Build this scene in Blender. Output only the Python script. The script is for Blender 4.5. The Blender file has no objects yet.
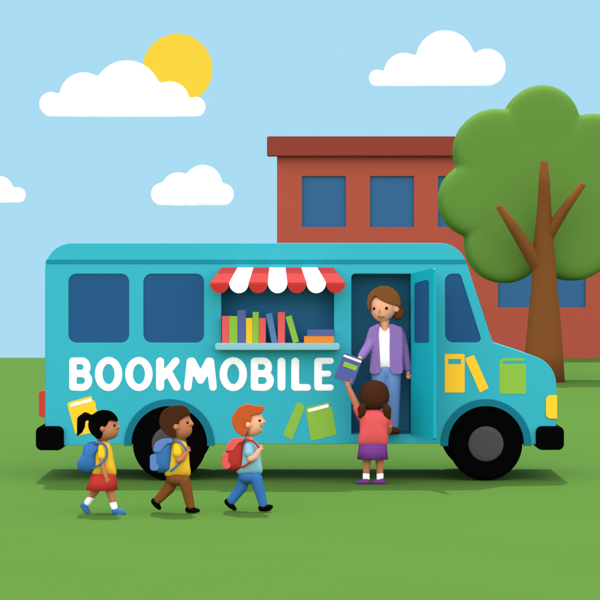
import bpy, bmesh, math
from mathutils import Vector
C = bpy.context.scene
COL = C.collection
R = math.radians

# ------------------------------------------------------------------ camera
D, H, FPX, HY = 24.0, 2.398, 2112.0, 270.0
cam = bpy.data.objects.new('camera', bpy.data.cameras.new('camera')); COL.objects.link(cam)
cam.location = (0, -D, H); cam.rotation_euler = (R(90), 0, 0)
cam.data.sensor_width = 36; cam.data.lens = 36*FPX/600
cam.data.shift_y = -(300-HY)/600
cam.data.clip_start = .1; cam.data.clip_end = 12000
C.camera = cam

# ------------------------------------------------------------------ light
SUN_EL, SUN_AZ = 69, -6       # high sun beyond the bus, a touch to the left, as the sun in the picture
sun = bpy.data.objects.new('sun_light', bpy.data.lights.new('sun_light', 'SUN')); COL.objects.link(sun)
sun.data.energy = 4.0; sun.data.angle = R(1.5); sun.data.color = (1, .975, .93)
sun.rotation_euler = (R(-(90-SUN_EL)), 0, R(-SUN_AZ))
W = bpy.data.worlds.new('World'); C.world = W; W.use_nodes = True
nt = W.node_tree; nt.nodes.clear()
def N(t, **k):
    n = nt.nodes.new(t)
    for a, b in k.items(): setattr(n, a, b)
    return n
wo = N('ShaderNodeOutputWorld'); bg = N('ShaderNodeBackground'); bg.inputs['Strength'].default_value = .1
sk = N('ShaderNodeTexSky'); sk.sky_type = 'NISHITA'; sk.sun_disc = False
sk.sun_elevation = R(SUN_EL); sk.sun_rotation = R(SUN_AZ)
tc = N('ShaderNodeTexCoord'); sp = N('ShaderNodeSeparateXYZ'); nt.links.new(tc.outputs['Generated'], sp.inputs[0])
mr = N('ShaderNodeMapRange'); mr.interpolation_type = 'SMOOTHSTEP'
mr.inputs['From Min'].default_value = -.7; mr.inputs['From Max'].default_value = .75
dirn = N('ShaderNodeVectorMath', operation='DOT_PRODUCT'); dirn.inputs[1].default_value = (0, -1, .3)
nt.links.new(tc.outputs['Generated'], dirn.inputs[0])      # added front fill: sky behind the viewer brightened to light the scene evenly
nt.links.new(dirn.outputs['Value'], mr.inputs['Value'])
fill_mix = N('ShaderNodeMix', data_type='RGBA', blend_type='ADD'); fill_mix.clamp_result = False
fill_mix.inputs['Factor'].default_value = 1
nt.links.new(sk.outputs[0], fill_mix.inputs['A']); FRONT_FILL = (26, 24, 24.5)
fill_mix.inputs['B'].default_value = (*FRONT_FILL, 1)
mx = N('ShaderNodeMix', data_type='RGBA'); mx.clamp_result = False
mx.inputs['A'].default_value = (4.0, 7.12, 8.95, 1)          # even pale blue low in the sky
nt.links.new(mr.outputs[0], mx.inputs['Factor']); nt.links.new(fill_mix.outputs['Result'], mx.inputs['B'])
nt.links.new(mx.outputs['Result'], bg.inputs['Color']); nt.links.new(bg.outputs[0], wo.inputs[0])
vs = C.view_settings; vs.view_transform = 'Standard'; vs.look = 'None'; vs.exposure = 0; vs.gamma = 1
vs.use_curve_mapping = False
C.cycles.max_bounces = 8; C.cycles.diffuse_bounces = 4

# ------------------------------------------------------------------ helpers
def lin(c):
    c /= 255
    return c/12.92 if c <= .04045 else ((c+.055)/1.055)**2.4
def P(x, y, Y=0.0):
    s = (D+Y)/FPX
    return Vector(((x-300)*s, Y, H+(HY-y)*s))
MATS = {}
def mat(name, rgb, k=1.2, rough=.75, spec=.12, emit=0, var=0, vscale=8, bump=0):
    """rgb is the tone seen in daylight, k the light that falls on such a face."""
    if name in MATS: return MATS[name]
    m = bpy.data.materials.new(name); m.use_nodes = True
    t = m.node_tree; b = t.nodes['Principled BSDF']
    kk = k if isinstance(k, (tuple, list)) else (k, k, k)
    c = [min(.86, max(.0008, lin(v)/q)) for v, q in zip(rgb, kk)]
    b.inputs['Base Color'].default_value = (*c, 1)
    b.inputs['Roughness'].default_value = rough
    b.inputs['Specular IOR Level'].default_value = spec
    if emit:
        b.inputs['Base Color'].default_value = (0, 0, 0, 1)
        b.inputs['Emission Color'].default_value = (*[lin(v) for v in rgb], 1)
        b.inputs['Emission Strength'].default_value = emit
    if var or bump:
        tcn = t.nodes.new('ShaderNodeTexCoord'); nz = t.nodes.new('ShaderNodeTexNoise')
        nz.inputs['Scale'].default_value = vscale; nz.inputs['Detail'].default_value = 4
        t.links.new(tcn.outputs['Object'], nz.inputs['Vector'])
        if var:
            mp = t.nodes.new('ShaderNodeMapRange')
            mp.inputs['From Min'].default_value = .3; mp.inputs['From Max'].default_value = .7
            mp.inputs['To Min'].default_value = 1-var; mp.inputs['To Max'].default_value = 1+var
            t.links.new(nz.outputs['Fac'], mp.inputs['Value'])
            vm = t.nodes.new('ShaderNodeVectorMath'); vm.operation = 'SCALE'
            vm.inputs[0].default_value = c
            t.links.new(mp.outputs[0], vm.inputs['Scale']); t.links.new(vm.outputs[0], b.inputs['Base Color'])
        if bump:
            bp = t.nodes.new('ShaderNodeBump'); bp.inputs['Strength'].default_value = bump
            bp.inputs['Distance'].default_value = .02
            t.links.new(nz.outputs['Fac'], bp.inputs['Height']); t.links.new(bp.outputs[0], b.inputs['Normal'])
    MATS[name] = m
    return m

def link(name, me, m, parent=None, smooth=False):
    o = bpy.data.objects.new(name, me); COL.objects.link(o)
    for q in (m if isinstance(m, (list, tuple)) else [m]): me.materials.append(q)
    if smooth: me.polygons.foreach_set('use_smooth', [True]*len(me.polygons))
    if parent is not None:
        o.parent = parent
        o.matrix_parent_inverse = ROOTINV[parent.name] if parent.name in ROOTINV else parent.matrix_basis.inverted()
    return o
ROOTINV = {}
def bake_local(me, inv):
    me.transform(inv)
def thing(name, loc, label, cat, group=None):
    o = bpy.data.objects.new(name, None); COL.objects.link(o); o.location = loc
    o['label'] = label; o['category'] = cat
    if group: o['group'] = group
    from mathutils import Matrix
    ROOTINV[o.name] = Matrix.Translation(-Vector(loc))
    return o
def sub(o):                      # lets o be a parent of sub-parts
    from mathutils import Matrix
    ROOTINV[o.name] = Matrix.Identity(4)
    return o
def tag(o, label, cat, group=None):
    o['label'] = label; o['category'] = cat
    if group: o['group'] = group
    return o
def bm_new(): return bmesh.new()
def done(name, bm, m, parent=None, smooth=False):
    bmesh.ops.recalc_face_normals(bm, faces=bm.faces)
    me = bpy.data.meshes.new(name); bm.to_mesh(me); bm.free()
    return link(name, me, m, parent, smooth)

def roundpoly(pts, rad, seg=8):
    """corner-rounded polygon; rad is one number or one per corner"""
    n = len(pts); out = []
    rr = rad if isinstance(rad, (list, tuple)) else [rad]*n
    for i in range(n):
        p = Vector(pts[i]); a = Vector(pts[i-1]); b = Vector(pts[(i+1) % n]); r = rr[i]
        if r <= 0: out.append(tuple(p)); continue
        u = (a-p); v = (b-p); lu, lv = u.length, v.length; u.normalize(); v.normalize()
        ang = u.angle(v); t = min(r/math.tan(ang/2), lu*.49, lv*.49); r = t*math.tan(ang/2)
        bis = (u+v).normalized(); c = p+bis*(r/math.sin(ang/2))
        p0, p1 = p+u*t-c, p+v*t-c
        a0 = math.atan2(p0.y, p0.x); a1 = math.atan2(p1.y, p1.x); d = (a1-a0+math.pi) % (2*math.pi)-math.pi
        for k in range(seg+1):
            q = a0+d*k/seg; out.append((c.x+r*math.cos(q), c.y+r*math.sin(q)))
    return out
def rect(x0, y0, x1, y1, r=0, seg=8): return roundpoly([(x0, y0), (x1, y0), (x1, y1), (x0, y1)], r, seg)
def catmull(pts, k=5):
    n = len(pts); out = []
    for i in range(n):
        p0, p1, p2, p3 = [Vector(pts[(i+j-1) % n]) for j in range(4)]
        for s in range(k):
            t = s/k
            out.append(tuple(.5*((2*p1)+(p2-p0)*t+(2*p0-5*p1+4*p2-p3)*t*t+(3*p1-p0-3*p2+p3)*t**3)))
    return out

def plate(name, loops, Y0, th, m, parent=None, bevel=.0, px=True, Yref=None, smooth=False):
    """solid plate from an outline and holes (pixel coordinates at depth Yref), front face at Y0"""
    Yr = Y0 if Yref is None else Yref
    cu = bpy.data.curves.new(name, 'CURVE'); cu.dimensions = '2D'; cu.fill_mode = 'BOTH'
    for lp in loops:
        s = cu.splines.new('POLY'); s.points.add(len(lp)-1); s.use_cyclic_u = True
        for p, (x, y) in zip(s.points, lp):
            w = P(x, y, Yr); p.co = (w.x, w.z, 0, 1)
    cu.extrude = max(th/2-bevel, 1e-4); cu.bevel_depth = bevel; cu.bevel_resolution = 2; cu.offset = -bevel
    t = bpy.data.objects.new(name, cu); COL.objects.link(t)
    t.rotation_euler = (R(90), 0, 0); t.location = (0, Y0+th/2, 0)
    dg = bpy.context.evaluated_depsgraph_get()
    me = bpy.data.meshes.new_from_object(t.evaluated_get(dg)); me.transform(t.matrix_basis); me.materials.clear()
    bpy.data.objects.remove(t); bpy.data.curves.remove(cu)
    me.name = name
    bm = bmesh.new(); bm.from_mesh(me)
    bmesh.ops.remove_doubles(bm, verts=bm.verts, dist=1e-5)
    bmesh.ops.recalc_face_normals(bm, faces=bm.faces); bm.to_mesh(me); bm.free()
    return link(name, me, m, parent, smooth)

# --- rounded bodies: pieces (pixel coordinates plus a depth in metres) fused into one skin
def addcap(bm, p0, r0, p1, r1, Yp, n=14):
    a = P(p0[0], p0[1], Yp+p0[2]); b = P(p1[0], p1[1], Yp+p1[2])
    r0 *= (D+Yp+p0[2])/FPX; r1 *= (D+Yp+p1[2])/FPX
    d = b-a
    if d.length < 1e-6: d = Vector((0, 0, 1e-4))
    z = d.normalized(); x = z.orthogonal().normalized(); y = z.cross(x)
    rings = []
    for k in range(1, 6):
        t = -math.pi/2+math.pi/2*k/5; rings.append((a+z*r0*math.sin(t), r0*math.cos(t)))
    for k in range(0, 5):
        t = math.pi/2*k/5; rings.append((b+z*r1*math.sin(t), r1*math.cos(t)))
    vs_ = [[bm.verts.new(c+(x*math.cos(2*math.pi*i/n)+y*math.sin(2*math.pi*i/n))*r) for i in range(n)] for c, r in rings]
    e0 = bm.verts.new(a-z*r0); e1 = bm.verts.new(b+z*r1)
    for q in range(len(vs_)-1):
        for i in range(n):
            bm.faces.new((vs_[q][i], vs_[q][(i+1) % n], vs_[q+1][(i+1) % n], vs_[q+1][i]))
    for i in range(n):
        bm.faces.new((e0, vs_[0][(i+1) % n], vs_[0][i])); bm.faces.new((e1, vs_[-1][i], vs_[-1][(i+1) % n]))
def addinfl(bm, pts, hd, dz, Yp, n=2.4, c=None, ns=9):
    cx = c[0] if c else sum(p[0] for p in pts)/len(pts); cy = c[1] if c else sum(p[1] for p in pts)/len(pts)
    rows = []
    for k in range(1, ns*2):
        t = math.sin((k/(ns*2)-.5)*math.pi); sc = (1-abs(t)**n)**(1/n)
        rows.append([bm.verts.new(P(cx+(x-cx)*sc, cy+(y-cy)*sc, Yp+dz+t*hd)) for x, y in pts])
    e0 = bm.verts.new(P(cx, cy, Yp+dz-hd)); e1 = bm.verts.new(P(cx, cy, Yp+dz+hd)); m = len(pts)
    for q in range(len(rows)-1):
        for i in range(m):
            bm.faces.new((rows[q][i], rows[q][(i+1) % m], rows[q+1][(i+1) % m], rows[q+1][i]))
    for i in range(m):
        bm.faces.new((e0, rows[0][(i+1) % m], rows[0][i])); bm.faces.new((e1, rows[-1][i], rows[-1][(i+1) % m]))
def addext(bm, pts, z0, z1, Yp):
    a = [bm.verts.new(P(x, y, Yp+z0)) for x, y in pts]; b = [bm.verts.new(P(x, y, Yp+z1)) for x, y in pts]
    bm.faces.new(a); bm.faces.new(b[::-1]); m = len(pts)
    for i in range(m): bm.faces.new((a[i], b[i], b[(i+1) % m], a[(i+1) % m]))
def fuse(bm, voxel, sm):
    me = bpy.data.meshes.new('t'); bmesh.ops.recalc_face_normals(bm, faces=bm.faces); bm.to_mesh(me); bm.free()
    t = bpy.data.objects.new('t', me); COL.objects.link(t)
    r = t.modifiers.new('r', 'REMESH'); r.mode = 'VOXEL'; r.voxel_size = voxel; r.use_smooth_shade = True
    s = t.modifiers.new('s', 'SMOOTH'); s.factor = .5; s.iterations = sm
    out = bpy.data.meshes.new_from_object(t.evaluated_get(bpy.context.evaluated_depsgraph_get()))
    bpy.data.objects.remove(t); bpy.data.meshes.remove(me); out.materials.clear()
    return out
def blob(name, pieces, Yp, m, parent=None, voxel=.006, sm=4, flatY=None):
    mid = []
    bm = bmesh.new()
    for pc in pieces:
        b2 = bmesh.new()
        if pc[0] == 'cap': addcap(b2, *pc[1:5], Yp)
        elif pc[0] == 'chain':
            for q in range(len(pc[1])-1):
                u, v = pc[1][q], pc[1][q+1]; addcap(b2, u[:3], u[3], v[:3], v[3], Yp)
        elif pc[0] == 'infl': addinfl(b2, *pc[1:4], Yp, *pc[4:])
        elif pc[0] == 'ext': addext(b2, *pc[1:4], Yp)
        elif pc[0] == 'ell':
            (x, y, z), (rx, ry, rz) = pc[1:3]
            s = (D+Yp+z)/FPX; bmesh.ops.create_uvsphere(b2, u_segments=20, v_segments=12, radius=1)
            bmesh.ops.scale(b2, vec=(rx*s, rz, ry*s), verts=b2.verts); bmesh.ops.translate(b2, vec=P(x, y, Yp+z), verts=b2.verts)
        bmesh.ops.recalc_face_normals(b2, faces=b2.faces)
        bmesh.ops.triangulate(b2, faces=b2.faces)
        tm = bpy.data.meshes.new('t'); b2.to_mesh(tm); b2.free(); bm.from_mesh(tm); bpy.data.meshes.remove(tm)
    me = bpy.data.meshes.new(name); bm.to_mesh(me); bm.free()
    t = bpy.data.objects.new('t', me); COL.objects.link(t)
    r = t.modifiers.new('r', 'REMESH'); r.mode = 'VOXEL'; r.voxel_size = voxel; r.use_smooth_shade = True
    s = t.modifiers.new('s', 'SMOOTH'); s.factor = .5; s.iterations = sm
    dg = bpy.context.evaluated_depsgraph_get()
    out = bpy.data.meshes.new_from_object(t.evaluated_get(dg)); bpy.data.objects.remove(t); bpy.data.meshes.remove(me)
    if flatY:
        c, f = flatY
        for v in out.vertices: v.co.y = c+(v.co.y-c)*f
    out.name = name; out.materials.clear()
    return link(name, out, m, parent, True)
def hand(x, y, z, dx, dy, s=1.0, side=1):
    """palm, four unequal curled fingers and a thumb; (dx,dy) is the way the fingers point (px)"""
    l = math.hypot(dx, dy); dx /= l; dy /= l; nx, ny = -dy, dx; out = []
    out.append(('ell', (x, y, z), (2.1*s, 2.2*s, .013*s)))
    for i, ln in enumerate((2.5, 2.9, 2.7, 2.0)):
        o = (i-1.5)*1.05*s; bx, by = x+nx*o+dx*1.2*s, y+ny*o+dy*1.2*s
        mx_, my_ = bx+dx*ln*.55*s, by+dy*ln*.55*s
        out.append(('chain', [(bx, by, z, .62*s), (mx_, my_, z-.002, .6*s), (mx_+dx*ln*.4*s, my_+dy*ln*.4*s, z+.008*side, .5*s)]))
    out.append(('chain', [(x+nx*1.5*s*-side, y+ny*1.5*s*-side, z, .8*s), (x+nx*2.7*s*-side+dx*1.2*s, y+ny*2.7*s*-side+dy*1.2*s, z-.006, .62*s)]))
    return out

# ------------------------------------------------------------------ ground
KG = (3.17, 3.08, 3.75)
m_grass = mat('grass', (117, 170, 78), KG, .95, .03, var=.012, vscale=.6)
bm = bm_new()
ys = [-60, -20, 0, 10, 20, 30, 32.6, 33.3]+[33.3+.25*i for i in range(1, 17)]+[40, 45, 60, 100, 400, 1500, 6000]
def gz(Y):
    t = Y-33.3
    if t <= 0: return 0
    if t <= 4: return -t*t/40
    return -.4-(t-4)*.2 if t < 30 else -.4-5.2-(t-30)*.12
xs = [-4000, -300, -60, -20, 0, 20, 60, 300, 4000]
g = [[bm.verts.new((x, y, gz(y))) for x in xs] for y in ys]
for i in range(len(ys)-1):
    for j in range(len(xs)-1): bm.faces.new((g[i][j], g[i][j+1], g[i+1][j+1], g[i+1][j]))
gr = done('lawn', bm, m_grass, smooth=True); gr['kind'] = 'structure'

# ------------------------------------------------------------------ sun and clouds
m_sun = mat('sun_glow', (252, 216, 66), spec=0, emit=1)
bm = bm_new(); YS = 900.0
bmesh.ops.create_uvsphere(bm, u_segments=64, v_segments=32, radius=35*(D+YS)/FPX)
bmesh.ops.translate(bm, vec=P(177.5, 69, YS), verts=bm.verts)
tag(done('sun', bm, m_sun, smooth=True), 'round yellow sun half hidden behind the largest cloud', 'sun')
m_cloud = mat('cloud_white', (255, 255, 255), .9, 1, 0)
_b = m_cloud.node_tree.nodes['Principled BSDF']; _b.inputs['Base Color'].default_value = (.97, .97, .97, 1)
_t = m_cloud.node_tree; _tr = _t.nodes.new('ShaderNodeBsdfTranslucent'); _tr.inputs[0].default_value = (1, 1, 1, 1)
_m = _t.nodes.new('ShaderNodeMixShader'); _m.inputs[0].default_value = .6
_t.links.new(_b.outputs[0], _m.inputs[1]); _t.links.new(_tr.outputs[0], _m.inputs[2])
_t.links.new(_m.outputs[0], _t.nodes['Material Output'].inputs['Surface'])
def cloud(lobes, ybot, Yc, label):
    lobes = [l if l[1]+l[2] > ybot-.4 else l for l in lobes]; xa = min(l[0] for l in lobes); xz = max(l[0] for l in lobes)
    rb = min(l[2] for l in lobes)*.92; nf = int((xz-xa)/4)
    fill = [(xa+(xz-xa)*i/nf, ybot-rb+.6, rb) for i in range(nf+1)]
    lobes = lobes+fill
    s = (D+Yc)/FPX; zb = P(0, ybot, Yc).z; bm = bm_new(); cx = sum(l[0] for l in lobes)/len(lobes)
    for x, y, r in lobes:
        b2 = bmesh.new(); bmesh.ops.create_uvsphere(b2, u_segments=64, v_segments=40, radius=1)
        for v in b2.verts:                       # full-bodied puffs, blunt towards front and back
            q = math.hypot(v.co.x, v.co.z)
            dy = math.copysign((1-min(1, q)**3.5)**(1/3.5), v.co.y) if q < 1 else 0
            v.co = Vector((v.co.x*r*s, dy*9*s, v.co.z*r*s))
        bmesh.ops.translate(b2, vec=P(x, y, Yc), verts=b2.verts)
        tm = bpy.data.meshes.new('t'); b2.to_mesh(tm); b2.free(); bm.from_mesh(tm); bpy.data.meshes.remove(tm)
    for v in bm.verts: v.co.z = max(v.co.z, zb+(v.co.y-Yc)*.16)     # bottoms trimmed level, rising a little to the back
    me = fuse(bm, .25, 2); me.name = 'cloud'; o = link('cloud', me, m_cloud, None, True); tag(o, label, 'cloud', 'white puffy clouds in the sky')
cloud([(51.5, 104, 12), (84, 97, 24.5), (127, 94.5, 34), (170, 101, 19.5), (196, 106.5, 9.5), (108, 100, 24), (150, 104, 24)], 116.3, 350, 'largest white cloud with five puffs, covering part of the sun')
cloud([(162, 194, 11), (178.5, 190, 17.5), (203, 184, 19), (223, 194.3, 10.8), (192, 196, 11)], 205, 350, 'small white cloud floating low between the sun cloud and the brick school')
cloud([(377, 77.8, 8), (404, 73, 20), (445, 59.5, 29), (487, 67.4, 18.5), (465, 74, 13), (424, 76, 11)], 85.8, 350, 'long white cloud high above the brick school and tree')
cloud([(18, 194.7, 7.5), (-1, 190, 14), (-24, 192, 11)], 202.3, 350, 'tiny white cloud cut off by the left picture edge')

# ------------------------------------------------------------------ brick school
YB = 33.3
m_brick = mat('red_wall', (181, 90, 68), (1.48, 1.58, 1.48), .9, .05)
m_brickd = mat('dark_red_roof', (149, 69, 52), (1.55, 1.63, 1.55), .9, .05)
m_bwin = mat('school_glass', (57, 109, 150), (1.57, 1.56, 1.45), .5, .04)
sch = thing('school_building', P(460, 358, YB), 'flat-roofed red school building with blue windows behind the tree', 'building')
wins = [(302, 176, 346, 227), (370, 176, 414, 227), (438, 176, 482, 227), (506, 176, 550, 227), (574, 176, 618, 227)]
low = [(498, 257, 586, 307.5), (612, 257, 656, 307.5)]
XR = 700
sw = plate('wall', [[(277, 150), (XR, 150), (XR, 372), (277, 372)]]+[rect(*w) for w in wins+low], YB, .3, m_brick, sch)
bm = bm_new()
a = P(277, 150, YB); b = P(XR, 372, YB)
def box(bm, x0, x1, y0, y1, z0, z1):
    vs_ = [bm.verts.new((x, y, z)) for x in (x0, x1) for y in (y0, y1) for z in (z0, z1)]
    for f in ((0, 1, 3, 2), (4, 6, 7, 5), (0, 4, 5, 1), (2, 3, 7, 6), (0, 2, 6, 4), (1, 5, 7, 3)): bm.faces.new([vs_[i] for i in f])
box(bm, a.x+.003, b.x-.003, YB+.302, YB+9, b.z-2, a.z)
done('rear_wall', bm, m_brick, sch)
bm = bm_new(); e0 = P(267, 136.3, YB-.25); e1 = P(XR+12, 156, YB-.25)
box(bm, e0.x, e1.x, YB-.25, YB+.08, e1.z, e0.z)
bmesh.ops.bevel(bm, geom=list(bm.edges), offset=.02, segments=2, affect='EDGES')
done('roof_fascia', bm, m_brickd, sch)
bm = bm_new(); box(bm, a.x-.02, b.x+.02, YB+.083, YB+9.05, a.z+.003, e0.z-.03); done('roof', bm, m_brickd, sch)
for w in wins+low:
    wp = plate('window', [rect(w[0]-.1, w[1]-.1, w[2]+.1, w[3]+.1)], YB+.07, .04, m_bwin, sch, Yref=YB)

# ------------------------------------------------------------------ tree
YT = 21.2
m_leaf = mat('leaf_green', (103, 152, 62), (1.57, 1.67, 1.55), .95, .02)
m_bark = mat('bark', (131, 83, 39), (1.5, 1.58, 1.5), .95, .03)
tree = thing('tree', P(543.5, 382, YT), 'big broad tree with round green lobed crown beside the school', 'tree')
lobes = [(546, 120, 38), (499, 148, 42), (480.6, 198, 38.9), (508.8, 243.5, 40), (577, 236, 45), (598, 153, 42),
         (640, 195, 46), (548, 175, 58), (545, 222, 42), (600, 200, 45), (520, 200, 45), (470+40, 180, 40)]
s = (D+YT)/FPX; bm = bm_new()
for i, (x, y, r) in enumerate(lobes):
    b2 = bmesh.new(); bmesh.ops.create_uvsphere(b2, u_segments=56, v_segments=36, radius=1)
    hd = 32*s
    for v in b2.verts:
        q = math.hypot(v.co.x, v.co.z)
        dy = math.copysign((1-min(1, q)**7)**(1/7), v.co.y) if q < 1 else 0
        v.co = Vector((v.co.x*r*s, dy*hd, v.co.z*r*s))
    bmesh.ops.translate(b2, vec=P(x, y, YT)+Vector((0, 1.1, 0)), verts=b2.verts)
    for v in b2.verts:
        sc = (D+v.co.y)/(D+YT); 
    tm = bpy.data.meshes.new('t'); b2.to_mesh(tm); b2.free(); bm.from_mesh(tm); bpy.data.meshes.remove(tm)
me = fuse(bm, .035, 16); me.name = 'crown'; crown = link('crown', me, m_leaf, tree, True)
def post(bm, sect, Yc, fl=1.0, n=20):
    """tapered limb through sections (xl, xr, y, dY)"""
    rows = []
    for xl, xr, y, dY in sect:
        c = P((xl+xr)/2, y, Yc+dY); r = (xr-xl)/2*(D+Yc)/FPX
        rows.append([bm.verts.new(c+Vector((r*math.cos(2*math.pi*i/n), r*fl*math.sin(2*math.pi*i/n), 0))) for i in range(n)])
    for q in range(len(rows)-1):
        for i in range(n): bm.faces.new((rows[q][i], rows[q][(i+1) % n], rows[q+1][(i+1) % n], rows[q+1][i]))
    bm.faces.new(rows[0][::-1]); bm.faces.new(rows[-1])
bm = bm_new()
post(bm, [(521.5, 565, 382.6, 0), (525, 563, 352, 0), (528, 560.5, 320, 0), (531, 557.5, 290, 0), (532.5, 555.5, 262, -.05), (534, 553, 238, -.1), (537, 551.5, 212, -.2), (538.6, 550, 185, -.35), (540, 548, 161, -.45)], YT, .8)
done('trunk', bm, m_bark, tree, smooth=True)
bm = bm_new()
def limb(bm, pts, Yc, n=16):
    b = [(P(x, y, Yc+dz), r*(D+Yc)/FPX) for x, y, dz, r in pts]; rows = []
    for q, (c, r) in enumerate(b):
        t = (b[min(q+1, len(b)-1)][0]-b[max(q-1, 0)][0]).normalized(); x = t.cross(Vector((0, 1, 0))).normalized(); y = t.cross(x)
        rows.append([bm.verts.new(c+(x*math.cos(2*math.pi*i/n)+y*math.sin(2*math.pi*i/n))*r) for i in range(n)])
    for q in range(len(rows)-1):
        for i in range(n): bm.faces.new((rows[q][i], rows[q][(i+1) % n], rows[q+1][(i+1) % n], rows[q+1][i]))
    bm.faces.new(rows[0][::-1]); bm.faces.new(rows[-1])
limb(bm, [(545, 280, .1, 7.0), (538, 266, -.02, 8.2), (528, 250, -.14, 7.0), (514, 228.5, -.32, 5.2), (499, 206, -.5, 3.4)], YT)
done('branch', bm, m_bark, tree, smooth=True)
bm = bm_new()
limb(bm, [(541, 252, .08, 6.0), (545, 241, -.04, 6.6), (553, 227, -.14, 6.0), (567, 206, -.32, 4.6), (583, 184, -.5, 3.3)], YT)
done('branch', bm, m_bark, tree, smooth=True)

# ------------------------------------------------------------------ bookmobile
WB = 1.55
m_teal = mat('teal_paint', (62, 190, 204), (1.66, 1.58, 1.53), .6, .05)
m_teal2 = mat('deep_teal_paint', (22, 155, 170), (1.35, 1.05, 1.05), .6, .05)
m_str = mat('stripe_teal_paint', (24, 150, 165), (1.7, 1.6, 1.5), .6, .05)
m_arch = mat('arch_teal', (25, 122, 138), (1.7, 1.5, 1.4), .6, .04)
m_glass = mat('bus_glass', (41, 94, 138), (1.75, 1.62, 1.5), .5, .04)
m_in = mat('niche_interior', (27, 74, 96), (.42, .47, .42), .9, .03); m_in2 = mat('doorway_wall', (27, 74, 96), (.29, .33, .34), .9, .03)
m_black = mat('black_rubber', (1, 1, 1), 1, .9, .02)
m_hub = mat('wheel_grey', (76, 76, 76), (1.5, 1.55, 1.45), .6, .1)
m_white = mat('white_paint', (255, 255, 255), 1.1, .7, .05)
m_yel = mat('yellow_paint', (250, 203, 50), (1.15, 1.27, 1.4), .7, .08)
m_grn = mat('lime_paint', (145, 197, 70), (1.4, 1.45, 1.35), .7, .08)
m_red = mat('lamp_red', (202, 62, 52), 1.45, .5, .12)
bus = thing('bookmobile', P(300, 481, .95), 'long teal library bus with white lettering and striped awning parked on grass', 'bus')
WH = [(169.3, 444), (486, 444)]
def arch_cut(cx):      # from right to left over the wheel
    return [(cx+41*math.cos(t), 444-41*math.sin(t)) for t in [math.pi*i/24 for i in range(25)]]
top = [(45, 446), (45, 243), (453, 243)]
outline = [(45, 446)]
outline += roundpoly([(45, 446), (45, 243), (459.9, 243), (492.7, 342.3), (556.3, 363.4), (556.3, 446)], [0, 27, 28, 3.5, 30, 0], 14)[1:]
for cx, _ in WH[::-1]: outline += [(x, min(y, 446)) for x, y in arch_cut(cx)]
side = [p for i, p in enumerate(outline) if i == 0 or Vector(p).to_2d().__sub__(Vector(outline[i-1])).length > .02] if False else outline
holes = [rect(68.5, 274, 129, 342.7, 8), rect(143.5, 274, 204, 342.7, 8), rect(221.3, 285, 334, 343.5, 0),
         roundpoly([(351.3, 273.8), (411, 273.8), (411, 434.2), (351.3, 434.2)], [4, 0, 0, 0]),
         roundpoly([(445, 274), (460.3, 274), (482, 342.5), (445, 342.5)], [8, 3.5, 4, 8])]
body = plate('body', [side]+holes, 0, .05, m_teal, bus, bevel=.008)
bm = bm_new(); n = len(side)
ra = [bm.verts.new(P(x, y, 0)+Vector((0, .03, 0))) for x, y in side]; rb = [bm.verts.new(P(x, y, 0)+Vector((0, WB-.01, 0))) for x, y in side]
cx0, cz0 = 300, 350
for q in ra+rb:                # a hair inside the side panel's edge
    q.co.x *= .9993; q.co.z = 1.6+(q.co.z-1.6)*.9985
for i in range(n):
    bm.faces.new((ra[i], ra[(i+1) % n], rb[(i+1) % n], rb[i]))
shell = done('shell', bm, m_teal, bus)
for p in shell.data.polygons: p.use_smooth = False
far = plate('far_side', [side], WB-.03, .05, m_teal, bus, bevel=.008, Yref=0)
# windows: dark panes set slightly back, a liner box behind
for h in holes[:2]:
    plate('window', [h], .012, .02, m_glass, bus, Yref=0)
plate('cab_window', [holes[4]], .012, .02, m_glass, bus, Yref=0)
# windscreen on the slanted front
a = P(466, 262.5, 0); b = P(490.5, 335, 0)
nrm = Vector((b.z-a.z, 0, -(b.x-a.x))).normalized(); nrm = nrm if nrm.x > 0 else -nrm
bm = bm_new()
vv = [a+nrm*.012+Vector((0, .12, 0)), b+nrm*.012+Vector((0, .12, 0)), b+nrm*.012+Vector((0, WB-.12, 0)), a+nrm*.012+Vector((0, WB-.12, 0))]
v2 = [v-nrm*.03 for v in vv]; va = [bm.verts.new(v) for v in vv]; vb = [bm.verts.new(v) for v in v2]
bm.faces.new(va); bm.faces.new(vb[::-1])
for i in range(4): bm.faces.new((va[i], vb[i], vb[(i+1) % 4], va[(i+1) % 4]))
done('windscreen', bm, m_glass, bus)
# interior: service niche and doorway vestibule, five-sided liners
def liner(name, x0, y0, x1, y1, dep, m):
    a = P(x0, y0, 0); b = P(x1, y1, 0); bm = bm_new(); t = .03
    box(bm, a.x-t, b.x+t, dep, dep+t, b.z-t, a.z+t)
    box(bm, a.x-t, a.x-.002, .052, dep, b.z-t, a.z+t); box(bm, b.x+.002, b.x+t, .052, dep, b.z-t, a.z+t)
    box(bm, a.x-.001, b.x+.001, .052, dep, a.z+.002, a.z+t); box(bm, a.x-.001, b.x+.001, .052, dep, b.z-t, b.z-.002)
    return done(name, bm, m, bus)
liner('service_niche', 221.3, 285, 334, 343.5, .3, m_in)
liner('doorway_interior', 351.3, 273.8, 411, 434.2, .5, m_in2)
# roof stripe
plate('roof_stripe', [roundpoly([(46.2, 259.7), (465.4, 259.7), (466.9, 263.9), (45.6, 263.9)], .0)], -.005, .011, m_str, bus, Yref=0)
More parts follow.
